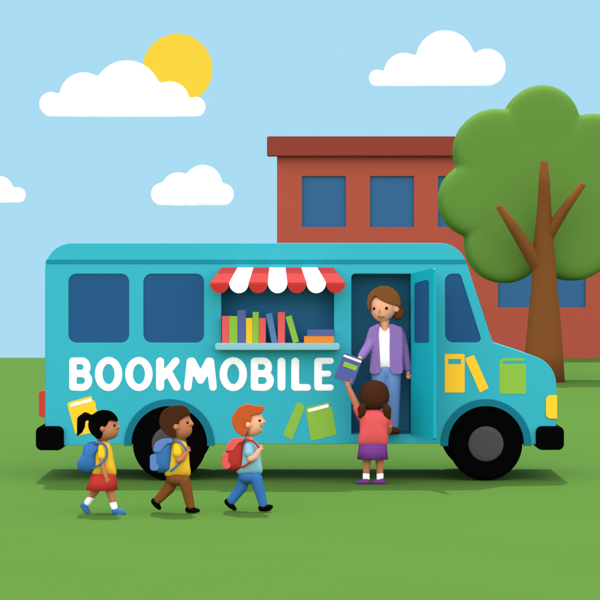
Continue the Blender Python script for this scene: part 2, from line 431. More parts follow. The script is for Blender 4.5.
# wheel arches and wheels
def ring(cx, cy, r0, r1):
    o = [(cx+r1*math.cos(math.pi*i/40), cy-r1*math.sin(math.pi*i/40)) for i in range(41)]
    i_ = [(cx+r0*math.cos(math.pi*i/40), cy-r0*math.sin(math.pi*i/40)) for i in range(40, -1, -1)]
    return [(cx+r1, 446)]+o+[(cx-r1, 446), (cx-r0, 446)]+i_+[(cx+r0, 446)]
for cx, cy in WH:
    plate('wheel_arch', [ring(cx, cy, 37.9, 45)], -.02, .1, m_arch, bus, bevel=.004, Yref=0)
for cx, cy in WH:
    plate('wheel_well', [[(cx+41.4*math.cos(math.pi*i/40), 445.8-41.4*math.sin(math.pi*i/40)) for i in range(41)]], .27, .02, m_black, bus, Yref=0)
def wheel(cx, cy, Yw, flip):
    e = bpy.data.objects.new('wheel', None); COL.objects.link(e)
    c = P(cx, cy, 0); c.y = Yw; e.location = c-bus.location; e.parent = bus
    def lathe(prof, n=64):
        bm = bm_new(); rows = [[bm.verts.new((r*math.cos(2*math.pi*i/n), y*flip, r*math.sin(2*math.pi*i/n))) for i in range(n)] for r, y in prof]
        for q in range(len(rows)-1):
            for i in range(n): bm.faces.new((rows[q][i], rows[q][(i+1) % n], rows[q+1][(i+1) % n], rows[q+1][i]))
        if prof[0][0] < .2 or True: bm.faces.new(rows[0])
        bm.faces.new(rows[-1][::-1]); bmesh.ops.recalc_face_normals(bm, faces=bm.faces); return bm
    for nm, prof, m in (('tyre', [(.17, -.095), (.37, -.11), (.405, -.095), (.419, -.06), (.42, 0), (.419, .06), (.405, .095), (.36, .11)], m_black),
                        ('rim', [(.06, -.127), (.15, -.125), (.19, -.118), (.2, -.108), (.2, -.09)], m_hub)):
        b = lathe(prof); me = bpy.data.meshes.new(nm); b.to_mesh(me); b.free()
        o = bpy.data.objects.new(nm, me); COL.objects.link(o); me.materials.append(m); o.parent = e
        me.polygons.foreach_set('use_smooth', [False]*len(me.polygons))
for cx, cy in WH: wheel(cx, cy, .11, 1)
for cx, cy in WH: wheel(cx, cy, WB-.11, -1)
# bumpers and lamps
def slab(name, x0, y0, x1, y1, r, Ya, Yb_, m, bev=.02): return plate(name, [rect(x0, y0, x1, y1, r)], Ya, Yb_-Ya, m, bus, bevel=bev, Yref=0)
slab('rear_bumper', 36.2, 426, 64, 450, 6, -.06, WB+.02, m_black)
slab('front_bumper', 535.7, 426, 563.6, 449.7, 6, -.06, WB+.02, m_black)
plate('headlight', [roundpoly([(545.7, 395.3), (557.0, 395.3), (557.0, 418.8), (545.7, 418.8)], [5, .8, .8, 5])], -.015, .3, m_yel, bus, bevel=.006, Yref=0)
plate('headlight', [roundpoly([(545.7, 395.3), (557.0, 395.3), (557.0, 418.8), (545.7, 418.8)], [5, .8, .8, 5])], WB-.285, .3, m_yel, bus, bevel=.006, Yref=0)
plate('tail_light', [roundpoly([(38.7, 390.7), (46, 390.7), (46, 417), (38.7, 417)], [5, 0, 0, 5])], .003, .22, m_red, bus, bevel=.006, Yref=0)
plate('tail_light', [roundpoly([(38.7, 390.7), (46, 390.7), (46, 417), (38.7, 417)], [5, 0, 0, 5])], WB-.23, .22, m_red, bus, bevel=.006, Yref=0)
# open door leaf, hinged on the right side of the doorway
def skewplate(bm, pts, off, th):
    """pts: (x, y, Y) picture position at a depth; a plate facing left/front"""
    v = [P(x, y, Y) for x, y, Y in pts]; nr = (v[1]-v[0]).cross(v[-1]-v[0]).normalized()
    if nr.y > 0: nr = -nr
    a = [bm.verts.new(q+nr*off) for q in v]; b = [bm.verts.new(q+nr*(off-th)) for q in v]; n = len(v)
    bm.faces.new(a); bm.faces.new(b[::-1])
    for i in range(n): bm.faces.new((a[i], b[i], b[(i+1) % n], a[(i+1) % n]))
YD = -.55
def dd(x): return -.01+(YD+.01)*(x-410.8)/(433.4-410.8)
bm = bm_new(); skewplate(bm, [(x, y, dd(x)) for x, y in roundpoly([(410.8, 273.8), (433.4, 267.8), (433.4, 440.3), (410.8, 434.3)], [0, 1.5, 1.5, 0])], 0, .035)
door = sub(done('door', bm, m_teal2, bus))
bm = bm_new(); skewplate(bm, [(x, y, dd(x)) for x, y in roundpoly([(414.6, 283.3), (429, 279), (429, 342.6), (414.6, 342.6)], [2.5, 2.5, 2, 2])], .004, .043)
pn = done('pane', bm, m_glass, door)
# lettering
def S(*p): return ('chain', [(x, y, 0, r) for x, y, r in p])
def arc(cx, cy, rx, ry, a0, a1, r, n=10):
    return [(cx+rx*math.cos(R(a0+(a1-a0)*i/n)), cy-ry*math.sin(R(a0+(a1-a0)*i/n)), r) for i in range(n+1)]
def LB(o): return [S((72.9+o, 361.4, 3.8), (72.9+o, 387.1, 3.8)), S(*([(72.9+o, 360.9, 3.3)]+arc(81.5+o, 367.2, 5.6, 6.3, 90, -90, 3.6)+[(72.9+o, 373.5, 3.3)])),
                   S(*([(72.9+o, 373.9, 3.2)]+arc(82.2+o, 380.7, 6.5, 6.9, 90, -90, 3.7)+[(72.9+o, 387.5, 3.3)]))]
def LO(cx):
    n = 36; pts = []
    for i in range(n+1):
        t = 2*math.pi*i/n; pts.append((cx+9.9*math.cos(t), 374.2-13.6*math.sin(t), 3.95-.35*abs(math.sin(t))**2))
    return [S(*pts)]
letters = LB(0)+LO(108.6)+LO(138.9)
letters += [S((160.1, 361.6, 4.1), (160.1, 387, 4.1)), S((162.5, 377.5, 3.9), (175.8, 361.3, 3.9)), S((168, 371.5, 3.9), (176.6, 387, 4.1))]
letters += [S((187.8, 387.2, 3.9), (190.7, 361.8, 4.1), (200.6, 380.2, 3.9), (210.3, 361.8, 4.1), (213, 387.2, 3.9)), S((192, 361.6, 4.1), (200.6, 377.5, 4)), S((209, 361.6, 4.1), (200.6, 377.5, 4))]
letters += LO(233.3)+LB(181.6)
letters += [S((281.5, 361.6, 4.1), (281.5, 387, 4.1)), S((295.2, 361.6, 4.1), (295.2, 387, 4.1)), S((295.2, 387.6, 3.5), (307.6, 387.6, 3.5))]
letters += [S((318.2, 361.6, 4), (318.2, 387, 4)), S((318, 360.9, 3.3), (330.6, 360.9, 3.3)), S((318, 373.8, 3.1), (328.4, 373.8, 3.1)), S((318, 387.7, 3.3), (330.6, 387.7, 3.3))]
blob('lettering', letters, -.002, m_white, bus, voxel=.006, sm=2, flatY=(-.002, .22))
# painted books on the side
def decal(name, loops, m, lift=.004, lab=None):
    o = plate(name, loops, -lift, lift+.002, m, bus, Yref=0)
    if lab: o['label'] = lab
    return o
decal('book_picture', [roundpoly([(66.7, 402.7), (91.7, 395.8), (92, 399.8), (95, 401), (100.5, 431), (76, 436)], [3.5, 1, .5, 2.5, 1, 4])], m_yel)
decal('page_edge_picture', [roundpoly([(69.9, 404), (91.4, 398.4), (91.9, 401.3), (70.8, 407)], .8)], m_white, .008)
decal('book_picture', [roundpoly([(297.3, 401.7), (305.3, 406.2), (292.2, 439.8), (282.8, 435.3)], 1)], m_grn)
decal('book_picture', [roundpoly([(305.2, 407.7), (329.3, 402), (330, 406.6), (331.9, 407.2), (336.9, 434.8), (311, 441)], [2.5, .8, .3, 1.5, 1, 3])], m_grn)
decal('page_edge_picture', [roundpoly([(307.1, 409.4), (328, 404), (329.2, 407), (308.6, 412.2)], 1.3)], m_white, .008)
decal('book_picture', [rect(444.7, 354, 464.6, 392.5, 1), rect(448.2, 359, 461, 364.2, 0)], m_yel)
decal('book_picture', [roundpoly([(465, 358.7), (473.8, 354.8), (488.6, 388), (479.9, 392.5)], .8)], m_yel)
decal('book_picture', [[(499.4, 392), (499.4, 362.5), (500.5, 359.8), (503.5, 358.2), (523.8, 358.2), (523.8, 360.9), (505, 360.9), (502.6, 361.6), (501.8, 362.5), (502.6, 363.6), (504.5, 364), (526, 364), (526, 394), (501.5, 394), (500, 393.4)]], m_grn)
# awning: striped cloth sloping out, darker scalloped valance in front
m_awr = mat('awning_red', (238, 98, 94), (2.7, 3.2, 3.2), .9, .03); m_aww = mat('awning_white', (255, 255, 255), 1.0, .9, .03); m_awd = mat('valance_red', (203, 58, 52), 1.6, .9, .03)
bm = bm_new(); YA = -.32; xb = [221.5+(333.3-221.5)*i/7 for i in range(8)]; xf = [209.9+(345.3-209.9)*i/7 for i in range(8)]
for i in range(7):
    K = 6; mi = 0 if i % 2 == 0 else 1
    def quad(a, b, c, d, mi):
        f = bm.faces.new([bm.verts.new(q) for q in (a, b, c, d)]); f.material_index = mi
    t0, t1 = P(xb[i], 268, -.005), P(xb[i+1], 268, -.005); b0, b1 = P(xf[i], 283, YA), P(xf[i+1], 283, YA)
    quad(t0, t1, b1, b0, mi)
    # scallop
    c = (xf[i]+xf[i+1])/2; r = (xf[i+1]-xf[i])/2
    pts = [(c-r*math.cos(math.pi*k/16), 283+10.2*math.sin(math.pi*k/16)) for k in range(17)]
    f = bm.faces.new([bm.verts.new(P(x, y, YA)) for x, y in pts]); f.material_index = 2 if i % 2 == 0 else 1
bmesh.ops.remove_doubles(bm, verts=bm.verts, dist=1e-5)
me = bpy.data.meshes.new('awning'); bm.to_mesh(me); bm.free()
aw = link('awning', me, [m_awr, m_aww, m_awd], bus)
sm = aw.modifiers.new('thickness', 'SOLIDIFY'); sm.thickness = .012; sm.offset = 0
# counter
m_ctr = mat('counter_pale', (146, 205, 212), (1.5, 1.55, 1.47), .5, .12)
plate('counter', [rect(215, 343.2, 340, 350.3, 2.6)], -.2, .36, m_ctr, bus, bevel=.012, Yref=-.2)

# ------------------------------------------------------------------ books on the counter
m_page = mat('book_pages', (250, 246, 235), 1.1, .9, .03)
BC = {'red': (238, 98, 96), 'green': (145, 197, 70), 'purple': (91, 104, 164), 'yellow': (252, 205, 50), 'blue': (88, 133, 178), 'orange': (245, 146, 48)}
bmats = {k: mat(k+'_book_cover', v, 1.48, .6, .05) for k, v in BC.items()}
def shelf_book(quad, col, label, YB0=-.13, dep=.15):
    """quad: four corners in order bottom-left, bottom-right, top-right, top-left; spine faces the viewer"""
    q = [P(x, y, YB0) for x, y in quad]
    root = thing('book', (q[0]+q[1])/2, label, 'book', 'books standing on the service counter')
    u = (q[1]-q[0]).normalized(); w = (q[1]-q[0]).length; t = .006
    def prism(bm, pts, y0, y1):
        a = [bm.verts.new(Vector((p.x, y0, p.z))) for p in pts]; b = [bm.verts.new(Vector((p.x, y1, p.z))) for p in pts]
        bm.faces.new(a); bm.faces.new(b[::-1])
        for i in range(4): bm.faces.new((a[i], b[i], b[(i+1) % 4], a[(i+1) % 4]))
    horiz = w > (q[3]-q[0]).length*2
    bm = bm_new()
    prism(bm, q, YB0, YB0+t)
    if not horiz:
        du = u*t
        prism(bm, [q[0], q[0]+du, q[3]+du, q[3]], YB0+t, YB0+dep); prism(bm, [q[1]-du, q[1], q[2], q[2]-du], YB0+t, YB0+dep)
        k = (q[3]-q[0]).normalized()*.008; pg = [q[0]+du+k, q[1]-du+k, q[2]-du-k, q[3]+du-k]
    else:
        k = (q[3]-q[0]).normalized()*t
        prism(bm, [q[0], q[1], q[1]+k, q[0]+k], YB0+t, YB0+dep); prism(bm, [q[3]-k, q[2]-k, q[2], q[3]], YB0+t, YB0+dep)
        pg = [q[0]+k+u*.006, q[1]+k-u*.006, q[2]-k-u*.006, q[3]-k+u*.006]
    done('cover', bm, bmats[col], root)
    bm = bm_new(); prism(bm, pg, YB0+t, YB0+dep-.006); done('pages', bm, m_page, root)
def R4(x0, x1, yt, yb=343.3): return [(x0+.12, yb), (x1-.12, yb), (x1-.12, yt), (x0+.12, yt)]
shelf_book(R4(221.6, 229), 'red', 'x') if False else None
for q, c, l in [
    (R4(221.8, 229, 316), 'red', 'red book leaning against nothing, first at left end of the counter row'),
    (R4(229, 237.5, 316), 'green', 'wide green book between the leftmost red book and the tall purple one'),
    (R4(237.5, 245.9, 310), 'purple', 'tallest purple book standing upright in the counter row'),
    (R4(245.9, 252.5, 318), 'yellow', 'yellow book standing on the counter beside the tall purple book'),
    (R4(252.5, 258.8, 312), 'green', 'narrow upright green book right of the yellow one on the counter'),
    (R4(258.8, 265.8, 318), 'red', 'short red book between the narrow green book and the tilted blue book'),
    ([(271.8, 343.3), (277.6, 342.6), (271.9, 312.8), (265.9, 314.3)], 'blue', 'blue book tilted left on the counter'),
    (R4(277.8, 285.0, 312), 'red', 'tall red book standing between the tilted blue and tilted green books'),
    ([(293.2, 343.2), (299, 341.6), (291.4, 315.2), (285.6, 317)], 'green', 'thin lime green book tilted at right end of the standing row')]:
    shelf_book(q, c, l.replace('leaning against nothing, ', 'standing upright, '))
shelf_book([(304, 343.3), (334, 343.3), (334, 336.2), (304, 336.2)], 'orange', 'orange book lying flat on the counter under the purple book')
shelf_book([(307.3, 336.1), (333.8, 336.1), (333.8, 329.6), (307.3, 329.6)], 'purple', 'purple book lying flat on top of the orange book')

# ------------------------------------------------------------------ people
KP = (1.46, 1.52, 1.42)
sk_b = mat('brown_skin', (193, 127, 88), (1.33, 1.38, 1.28), .8, .04); sk_l = mat('light_skin', (237, 176, 134), (1.25, 1.3, 1.2), .8, .04)
h_blk = mat('black_hair', (2, 2, 2), 1.2, .9, .02); h_dk = mat('dark_brown_hair', (75, 42, 23), KP, .9, .02)
h_or = mat('orange_hair', (203, 95, 45), KP, .9, .02); h_br = mat('brown_hair', (136, 86, 42), KP, .9, .02)
c_yel = mat('yellow_cloth', (252, 205, 50), KP, .9, .02); c_red = mat('red_cloth', (202, 60, 52), 1.58, .9, .02)
c_blue = mat('blue_cloth', (60, 122, 182), KP, .9, .02); c_lbl = mat('pale_blue_cloth', (144, 206, 217), KP, .9, .02)
c_brn = mat('brown_cloth', (133, 83, 39), KP, .9, .02); c_cor = mat('coral_cloth', (238, 99, 95), KP, .9, .02)
c_pur = mat('purple_cloth', (121, 63, 140), KP, .9, .02); c_lil = mat('lilac_cloth', (146, 118, 184), (1.28, 1.34, 1.28), .9, .02)
c_den = mat('denim_cloth', (97, 138, 184), (.95, 1.05, 1.0), .9, .02); c_wht = mat('white_cloth', (255, 255, 255), 1.1, .9, .02)
c_blk = mat('black_shoe', (2, 2, 2), 1.1, .8, .04); c_fl = mat('light_blue_cloth', (100, 139, 198), KP, .9, .02)
c_pink = mat('light_red_cloth', (240, 100, 97), KP, .9, .02); c_sho = mat('brown_shoe', (84, 44, 22), 1.1, .8, .04)
m_eye = mat('eye_dark', (36, 14, 8), 1.2, .5, .1); m_lip = mat('lip_brown', (170, 106, 64), KP, .8, .05); m_nose = mat('nose_tan', (205, 143, 100), KP, .8, .05)
def Z(pts, ox, oy, k): return [(ox+x/k, oy+y/k) for x, y in pts]
def gy(y): return 211*24/(y-270)-24
def eye(x, y, z, Yp, parent, r=1.45, zr=.006):
    s = (D+Yp+z)/FPX; bm = bm_new(); bmesh.ops.create_uvsphere(bm, u_segments=16, v_segments=10, radius=1)
    bmesh.ops.scale(bm, vec=(r*s, zr, r*s), verts=bm.verts); bmesh.ops.translate(bm, vec=P(x, y, Yp+z), verts=bm.verts)
    return done('eye', bm, m_eye, parent, smooth=True)
def head_depth(pts, hd, x, y, n=2.4):
    """depth of an inflated head's surface at a point"""
    cx = sum(p[0] for p in pts)/len(pts); cy = sum(p[1] for p in pts)/len(pts); best = 1e9
    a = math.atan2(y-cy, x-cx); d = math.hypot(x-cx, y-cy)
    b = min(pts, key=lambda p: abs((math.atan2(p[1]-cy, p[0]-cx)-a+math.pi) % (2*math.pi)-math.pi))
    f = min(.98, d/math.hypot(b[0]-cx, b[1]-cy))
    return hd*(1-f**n)**(1/n)

# --- walking girl with ponytail
Y1 = gy(514); z0 = .0
p1 = thing('person', P(101, 514, Y1), 'girl with black ponytail, yellow shirt and red skirt walking last in line', 'person', 'children walking in a line along the bus')
hd1 = catmull(Z([(300, 185), (370, 190), (425, 215), (436, 255), (450, 279), (441, 297), (438, 325), (418, 356), (375, 374), (320, 380), (285, 385), (255, 330), (240, 250)], 60, 390, 7.5), 4)
arm1 = [('chain', [(102.3, 449, -.10, 3.2), (101.6, 458, -.115, 2.9), (103.2, 468, -.12, 2.6), (106, 477, -.125, 2.0)])]+hand(106.6, 479.2, -.125, .3, 1, .95)
arm1f = [('chain', [(104, 449, .1, 3), (108, 459, .12, 2.6), (110.5, 466, .12, 2)])]+hand(111, 467, .12, .5, 1, .9)
body1 = [('infl', hd1, .115, 0, 2.4), ('cap', (103.6, 436, 0), 3.8, (103.8, 446, 0), 3.6), ('ell', (103.5, 458, 0), (8, 14, .075)), ('ell', (103.5, 474, 0), (8.5, 10, .075))]
body1 += arm1+[('ell', (102.2, 428.9, -.12), (2.3, 2.8, .02)), ('ell', (102.2, 428.9, .12), (2.3, 2.8, .02))]
body1 += [('chain', [(98.5, 484, .045, 4.8), (95, 491, .045, 4.3), (88, 501, .045, 2.7)]), ('chain', [(107.5, 484, -.045, 4.8), (110.2, 492, -.045, 4.3), (114, 506, -.045, 2.7)])]
body1 += [('cap', (101.5, 449, .07), 3, (102, 458, .095), 2.8)]
blob('body', body1, Y1, sk_b, p1, .0045)
hair1 = catmull(Z([(335, 149), (385, 160), (422, 193), (436, 233), (400, 229), (361, 227), (354, 255), (338, 276), (312, 276), (300, 292), (306, 312), (321, 322), (300, 369), (262, 354), (224, 312), (211, 262), (225, 205), (262, 170), (298, 154)], 60, 390, 7.5), 3)
blob('hair', [('ext', hair1, -.122, .122), ('ell', (103, 422, 0), (12, 10.5, .126)), ('chain', [(90.5, 417.5, 0, 3.2), (85.5, 416.3, 0, 4.2), (81.3, 419.5, 0, 4.3), (81, 426, 0, 4.2), (79.8, 431, 0, 3), (77.5, 435, 0, 1.1)])], Y1, h_blk, p1, .005, 6)
eye(114.2, 425.6, -head_depth(hd1, .115, 114.2, 425.6), Y1, p1); eye(114.2, 425.6, head_depth(hd1, .115, 114.2, 425.6), Y1, p1)
sh1 = catmull([(98.5, 442.5), (104, 441.3), (109.3, 442.5), (112.3, 450), (114.3, 462), (116, 475), (104, 477), (92.5, 475), (93, 462), (94.5, 450)], 4)
blob('shirt', [('infl', sh1, .105, 0, 2.8), ('chain', [(102.5, 447, -.085, 4.4), (102, 456, -.112, 4.2)]), ('chain', [(102.5, 447, .085, 4.4), (102, 456, .11, 4.2)])], Y1, c_yel, p1, .006)
def skirt(name, x0, x1, y0, X0, X1, y1, hd0, hd1_, Yp, m, parent):
    bm = bm_new(); n = 48; rows = []
    for xa, xb_, y, hd in ((x0, x1, y0, hd0), ((x0*.5+X0*.5), (x1*.5+X1*.5), (y0+y1)/2, (hd0+hd1_)/2), (X0, X1, y1, hd1_), (X0+1, X1-1, y1, hd1_-.01), (x0+1, x1-1, y0+1, hd0-.01)):
        s = (D+Yp)/FPX; c = P((xa+xb_)/2, y, Yp); r = (xb_-xa)/2*s
        rows.append([bm.verts.new(c+Vector((r*math.cos(2*math.pi*i/n), hd*math.sin(2*math.pi*i/n)*(1+.03*math.sin(8*2*math.pi*i/n)), 0))) for i in range(n)])
    for q in range(len(rows)-1):
        for i in range(n): bm.faces.new((rows[q][i], rows[q][(i+1) % n], rows[q+1][(i+1) % n], rows[q+1][i]))
    bm.faces.new(rows[0])
    return done(name, bm, m, parent, smooth=True)
skirt('skirt', 91.6, 115.8, 473.3, 85.8, 117.8, 489.6, .115, .15, Y1, c_red, p1)
for (a, ra, b, rb) in (((90.6, 498.3, .045), 3.6, (87.6, 502.6, .045), 3.4), ((113.2, 503.8, -.045), 3.6, (114.2, 507, -.045), 3.5)):
    blob('sock', [('cap', a, ra, b, rb)], Y1, c_wht, p1, .005)
blob('shoe', [('chain', [(83.2, 505.2, .045, 3.1), (86, 509.3, .045, 3.2), (88.4, 512.6, .045, 2.3)])], Y1, c_blue, p1, .005)
blob('shoe', [('chain', [(115.2, 511.2, -.045, 3.6), (119.5, 511.8, -.045, 3.2), (124, 512.7, -.045, 2.1)]), ('ell', (119, 514, -.045), (6.5, 1.3, .03))], Y1, c_blue, p1, .005)

def strap(pts, Yp, m, parent, r=1.15, voxel=.005):
    return blob('strap', [('chain', [(x, y, z, r) for x, y, z in pts])], Yp, m, parent, voxel, 2)
def archpts(cx, cy, rx, ry, a0, a1, z, n=12): return [(cx+rx*math.cos(R(a0+(a1-a0)*i/n)), cy-ry*math.sin(R(a0+(a1-a0)*i/n)), z) for i in range(n+1)]
b1 = thing('backpack', P(88, 473, Y1), 'plain blue backpack worn by the ponytailed girl', 'backpack', 'backpacks worn by the walking children')
bp1 = catmull(Z([(262, 247), (225, 252), (212, 275), (207, 300), (190, 325), (190, 352), (208, 368), (240, 372), (268, 350), (266, 300), (285, 262)], 30, 380, 4), 4)
blob('bag', [('infl', bp1, .12, 0, 2.8)], Y1, c_blue, b1, .006)
for sg in (-1, 1):
    strap([(94, 444, sg*.09), (97.5, 442.9, sg*.108), (102, 443, sg*.125), (105.5, 445.5, sg*.135), (107.3, 450, sg*.135), (107, 456, sg*.13), (104.5, 460.5, sg*.14), (100, 464.5, sg*.14), (92, 468.5, sg*.11)], Y1, c_blue, b1, 1.05)

# --- walking boy with brown hair
Y2 = gy(513.0)
p2 = thing('person', P(178, 513, Y2), 'boy with brown hair and brown trousers in the middle of the line', 'person', 'children walking in a line along the bus')
hd2 = catmull(Z([(250, 180), (330, 170), (385, 195), (414, 252), (438, 293), (421, 316), (421, 355), (405, 395), (370, 423), (300, 440), (240, 410), (205, 330), (205, 240)], 150, 395, 10), 4)
arm2 = [('chain', [(178.8, 448, -.10, 3.2), (178.2, 456.5, -.12, 3.2), (178.6, 460.2, -.125, 3.3), (182.5, 458.6, -.13, 3.0), (186.3, 452.5, -.13, 2.4)])]+hand(187.3, 450.6, -.13, .4, -1, 1.05, -1)
body2 = [('infl', hd2, .12, 0, 2.4), ('cap', (177.8, 434, 0), 4.2, (178, 444, 0), 4), ('ell', (178, 458, 0), (8.5, 14, .075)), ('ell', (178, 474, 0), (8, 10, .07))]+arm2
body2 += [('chain', [(178.8, 448, .10, 3), (180, 458, .12, 2.9), (186, 452.5, .12, 2.3)])]+hand(187, 451, .12, .4, -1, .9)
body2 += [('ell', (175.9, 427, -.125), (2.7, 3.1, .02)), ('ell', (175.9, 427, .125), (2.7, 3.1, .02)), ('chain', [(172, 478, .045, 4.5), (167, 492, .045, 3.4), (158, 502, .045, 2.4)]), ('chain', [(183, 478, -.045, 4.5), (187, 492, -.045, 3.4), (190.5, 507, -.045, 2.4)])]
blob('body', body2, Y2, sk_b, p2, .0045)
hair2 = catmull(Z([(285, 102), (335, 108), (380, 138), (402, 180), (401, 204), (366, 207), (320, 240), (291, 262), (288, 290), (258, 288), (236, 296), (236, 345), (258, 362), (236, 422), (190, 411), (130, 362), (96, 300), (95, 235), (115, 178), (152, 140), (210, 112)], 150, 395, 10), 3)
blob('hair', [('ext', hair2, -.128, .128), ('ell', (173.5, 420, 0), (12, 12, .134))], Y2, h_dk, p2, .005, 6)
for sg in (-1, 1): eye(187.3, 422.8, sg*head_depth(hd2, .12, 187.3, 422.8), Y2, p2)
sh2 = catmull([(173, 440.3), (180, 440), (185.5, 442), (188.5, 450), (189.6, 463), (190, 475.6), (178, 477.5), (165, 475.6), (166.5, 462), (169, 448)], 4)
blob('shirt', [('infl', sh2, .105, 0, 2.8), ('chain', [(178, 447, -.085, 5.6), (177.8, 453, -.112, 5.2)]), ('chain', [(178, 447, .085, 5.4), (177.8, 453, .11, 5)])], Y2, c_yel, p2, .006)
def trousers(o, Yp, m, parent, pts_r, pts_f):
    blob('trousers', [('ell', (o[0], o[1], 0), (o[2], 7.5, .098)), ('chain', pts_r), ('chain', pts_f)], Yp, m, parent, .006, 3)
trousers((177.5, 478.5, 11.6), Y2, c_brn, p2, [(172, 480, .045, 6.3), (169.3, 488, .045, 5.8), (158.2, 499.5, .04, 4.6)], [(184, 480, -.045, 6.3), (186.5, 489, -.045, 5.6), (190.4, 505.8, -.04, 4.4)])
blob('shoe', [('chain', [(154.6, 501.4, .045, 3.7), (157, 505, .045, 3.3), (159.3, 507.9, .045, 2.2)])], Y2, c_blk, p2, .005)
blob('shoe', [('chain', [(188.6, 509.6, -.045, 3.6), (193, 509.8, -.045, 3.1), (198, 510.6, -.045, 2.0)]), ('ell', (193, 511.2, -.045), (7, 1.9, .03))], Y2, c_blk, p2, .005)
b2_ = thing('backpack', P(163, 473, Y2), 'blue backpack with lighter flap and pocket, worn by brown-haired boy', 'backpack', 'backpacks worn by the walking children')
bp2 = Z(roundpoly([(150, 225), (185, 209), (224, 212), (224, 300), (220, 352), (165, 357), (140, 330), (146, 270)], [15, 20, 5, 0, 15, 25, 15, 10]), 120, 390, 4.283)
blob('bag', [('infl', bp2, .125, 0, 3.2)], Y2, c_blue, b2_, .006)
fl2 = Z(catmull([(142, 262), (150, 232), (172, 213), (200, 207), (224, 211), (222, 226), (205, 230), (185, 248), (170, 266)], 4), 120, 390, 4.283)
blob('flap', [('ext', fl2, -.132, .132)], Y2, c_fl, b2_, .005, 4)
pk2 = Z(rect(128, 275, 167, 346, 14), 120, 390, 4.283)
blob('pocket', [('ext', pk2, -.115, .115)], Y2, c_fl, b2_, .005, 5)
for sg in (-1, 1):
    strap([(171, 440.8, sg*.1), (175, 440.6, sg*.12), (180, 442.2, sg*.14), (183.5, 445.6, sg*.15), (185.8, 450, sg*.15)], Y2, c_blue, b2_, 1.15)
    strap([(170.5, 471, sg*.11), (175, 467.6, sg*.125), (178, 464.5, sg*.13), (182.5, 460, sg*.118), (185.8, 452, sg*.12)], Y2, c_blue, b2_, 1.1)

# --- walking boy with red hair
Y3 = gy(511.6)
p3 = thing('person', P(254, 511.6, Y3), 'boy with orange hair and blue jeans walking first in line', 'person', 'children walking in a line along the bus')
hd3 = Z([(270, 170), (340, 150), (412, 180), (422, 210), (436, 238), (458, 266), (452, 278), (436, 290), (434, 312), (405, 322), (402, 336), (431, 350), (424, 372), (390, 394), (345, 415), (280, 420), (235, 350), (228, 240)], 220, 395, 10)
arm3 = [('chain', [(250.5, 447, -.10, 3.2), (250.3, 455, -.12, 3.4), (250.8, 458.6, -.125, 3.6), (255, 456.8, -.13, 3.2), (258.8, 450.6, -.13, 2.5)])]+hand(259.8, 448.8, -.13, .4, -1, 1.05, -1)
body3 = [('infl', hd3, .12, 0, 2.4), ('cap', (249, 432, 0), 4.4, (249.4, 443, 0), 4.2), ('ell', (249.5, 457, 0), (8.5, 14, .075)), ('ell', (249.5, 472, 0), (8, 10, .07))]+arm3
body3 += [('chain', [(250.5, 447, .10, 3), (252, 457, .12, 2.9), (258, 450.5, .12, 2.3)])]+hand(259, 449, .12, .4, -1, .9)
body3 += [('ell', (248.0, 425, -.125), (2.8, 3.2, .02)), ('ell', (248.0, 425, .125), (2.8, 3.2, .02)), ('chain', [(244, 476, .045, 4.5), (239, 490, .045, 3.4), (231, 502, .045, 2.4)]), ('chain', [(255, 476, -.045, 4.5), (259, 490, -.045, 3.4), (263, 505, -.045, 2.4)])]
blob('body', body3, Y3, sk_l, p3, .0045, 3)
hair3 = catmull(Z([(280, 91), (350, 105), (442, 117), (436, 150), (410, 184), (322, 203), (311, 240), (307, 268), (276, 266), (254, 276), (250, 305), (262, 330), (286, 338), (246, 412), (200, 399), (150, 352), (120, 280), (122, 220), (165, 150), (210, 110)], 220, 395, 10), 3)
blob('hair', [('ext', hair3, -.128, .128), ('ell', (245.5, 417, 0), (11, 11, .134))], Y3, h_or, p3, .005, 5)
for sg in (-1, 1): eye(259.6, 420.8, sg*head_depth(hd3, .12, 259.6, 420.8), Y3, p3)
sh3 = catmull([(245, 440.3), (252, 440), (257.5, 442.5), (260.2, 450), (261.3, 461), (261.8, 473.2), (249, 475), (237, 473.2), (238.5, 460), (241, 447)], 4)
blob('shirt', [('infl', sh3, .105, 0, 2.8), ('chain', [(249.5, 447, -.085, 5.8), (249.2, 452.5, -.112, 5.3)]), ('chain', [(249.5, 447, .085, 5.6), (249.2, 452.5, .11, 5)])], Y3, c_lbl, p3, .006)
trousers((249.5, 476.5, 11.6), Y3, c_blue, p3, [(244, 478, .045, 6.3), (241.6, 487, .045, 5.9), (231.4, 500.3, .04, 4.7)], [(256, 478, -.045, 6.3), (258.8, 487.5, -.045, 5.7), (263, 504.2, -.04, 4.4)])
blob('shoe', [('chain', [(227.8, 501.8, .045, 3.6), (230.8, 505.2, .045, 3.3), (234.6, 508.8, .045, 2.2)])], Y3, c_blk, p3, .005)
blob('shoe', [('chain', [(261.6, 508.1, -.045, 3.6), (266, 507.3, -.045, 3.2), (271, 506.8, -.045, 2.2)]), ('ell', (265.2, 509.4, -.045), (6.4, 2.2, .03))], Y3, c_blk, p3, .005)
b3 = thing('backpack', P(235, 471, Y3), 'red backpack with lighter flap and pocket, worn by orange-haired boy', 'backpack', 'backpacks worn by the walking children')
bp3 = Z(roundpoly([(122, 222), (150, 206), (187, 207), (188, 290), (184, 344), (130, 349), (104, 325), (112, 262)], [18, 18, 4, 0, 14, 25, 15, 10]), 200, 390, 4.286)
blob('bag', [('infl', bp3, .125, 0, 3.2)], Y3, c_red, b3, .006)
fl3 = Z(catmull([(112, 258), (118, 232), (135, 212), (160, 205), (188, 209), (180, 222), (165, 228), (152, 245), (138, 260)], 4), 200, 390, 4.286)
blob('flap', [('ext', fl3, -.132, .132)], Y3, c_pink, b3, .005, 4)
pk3 = Z(rect(95, 269, 132, 338, 13), 200, 390, 4.286)
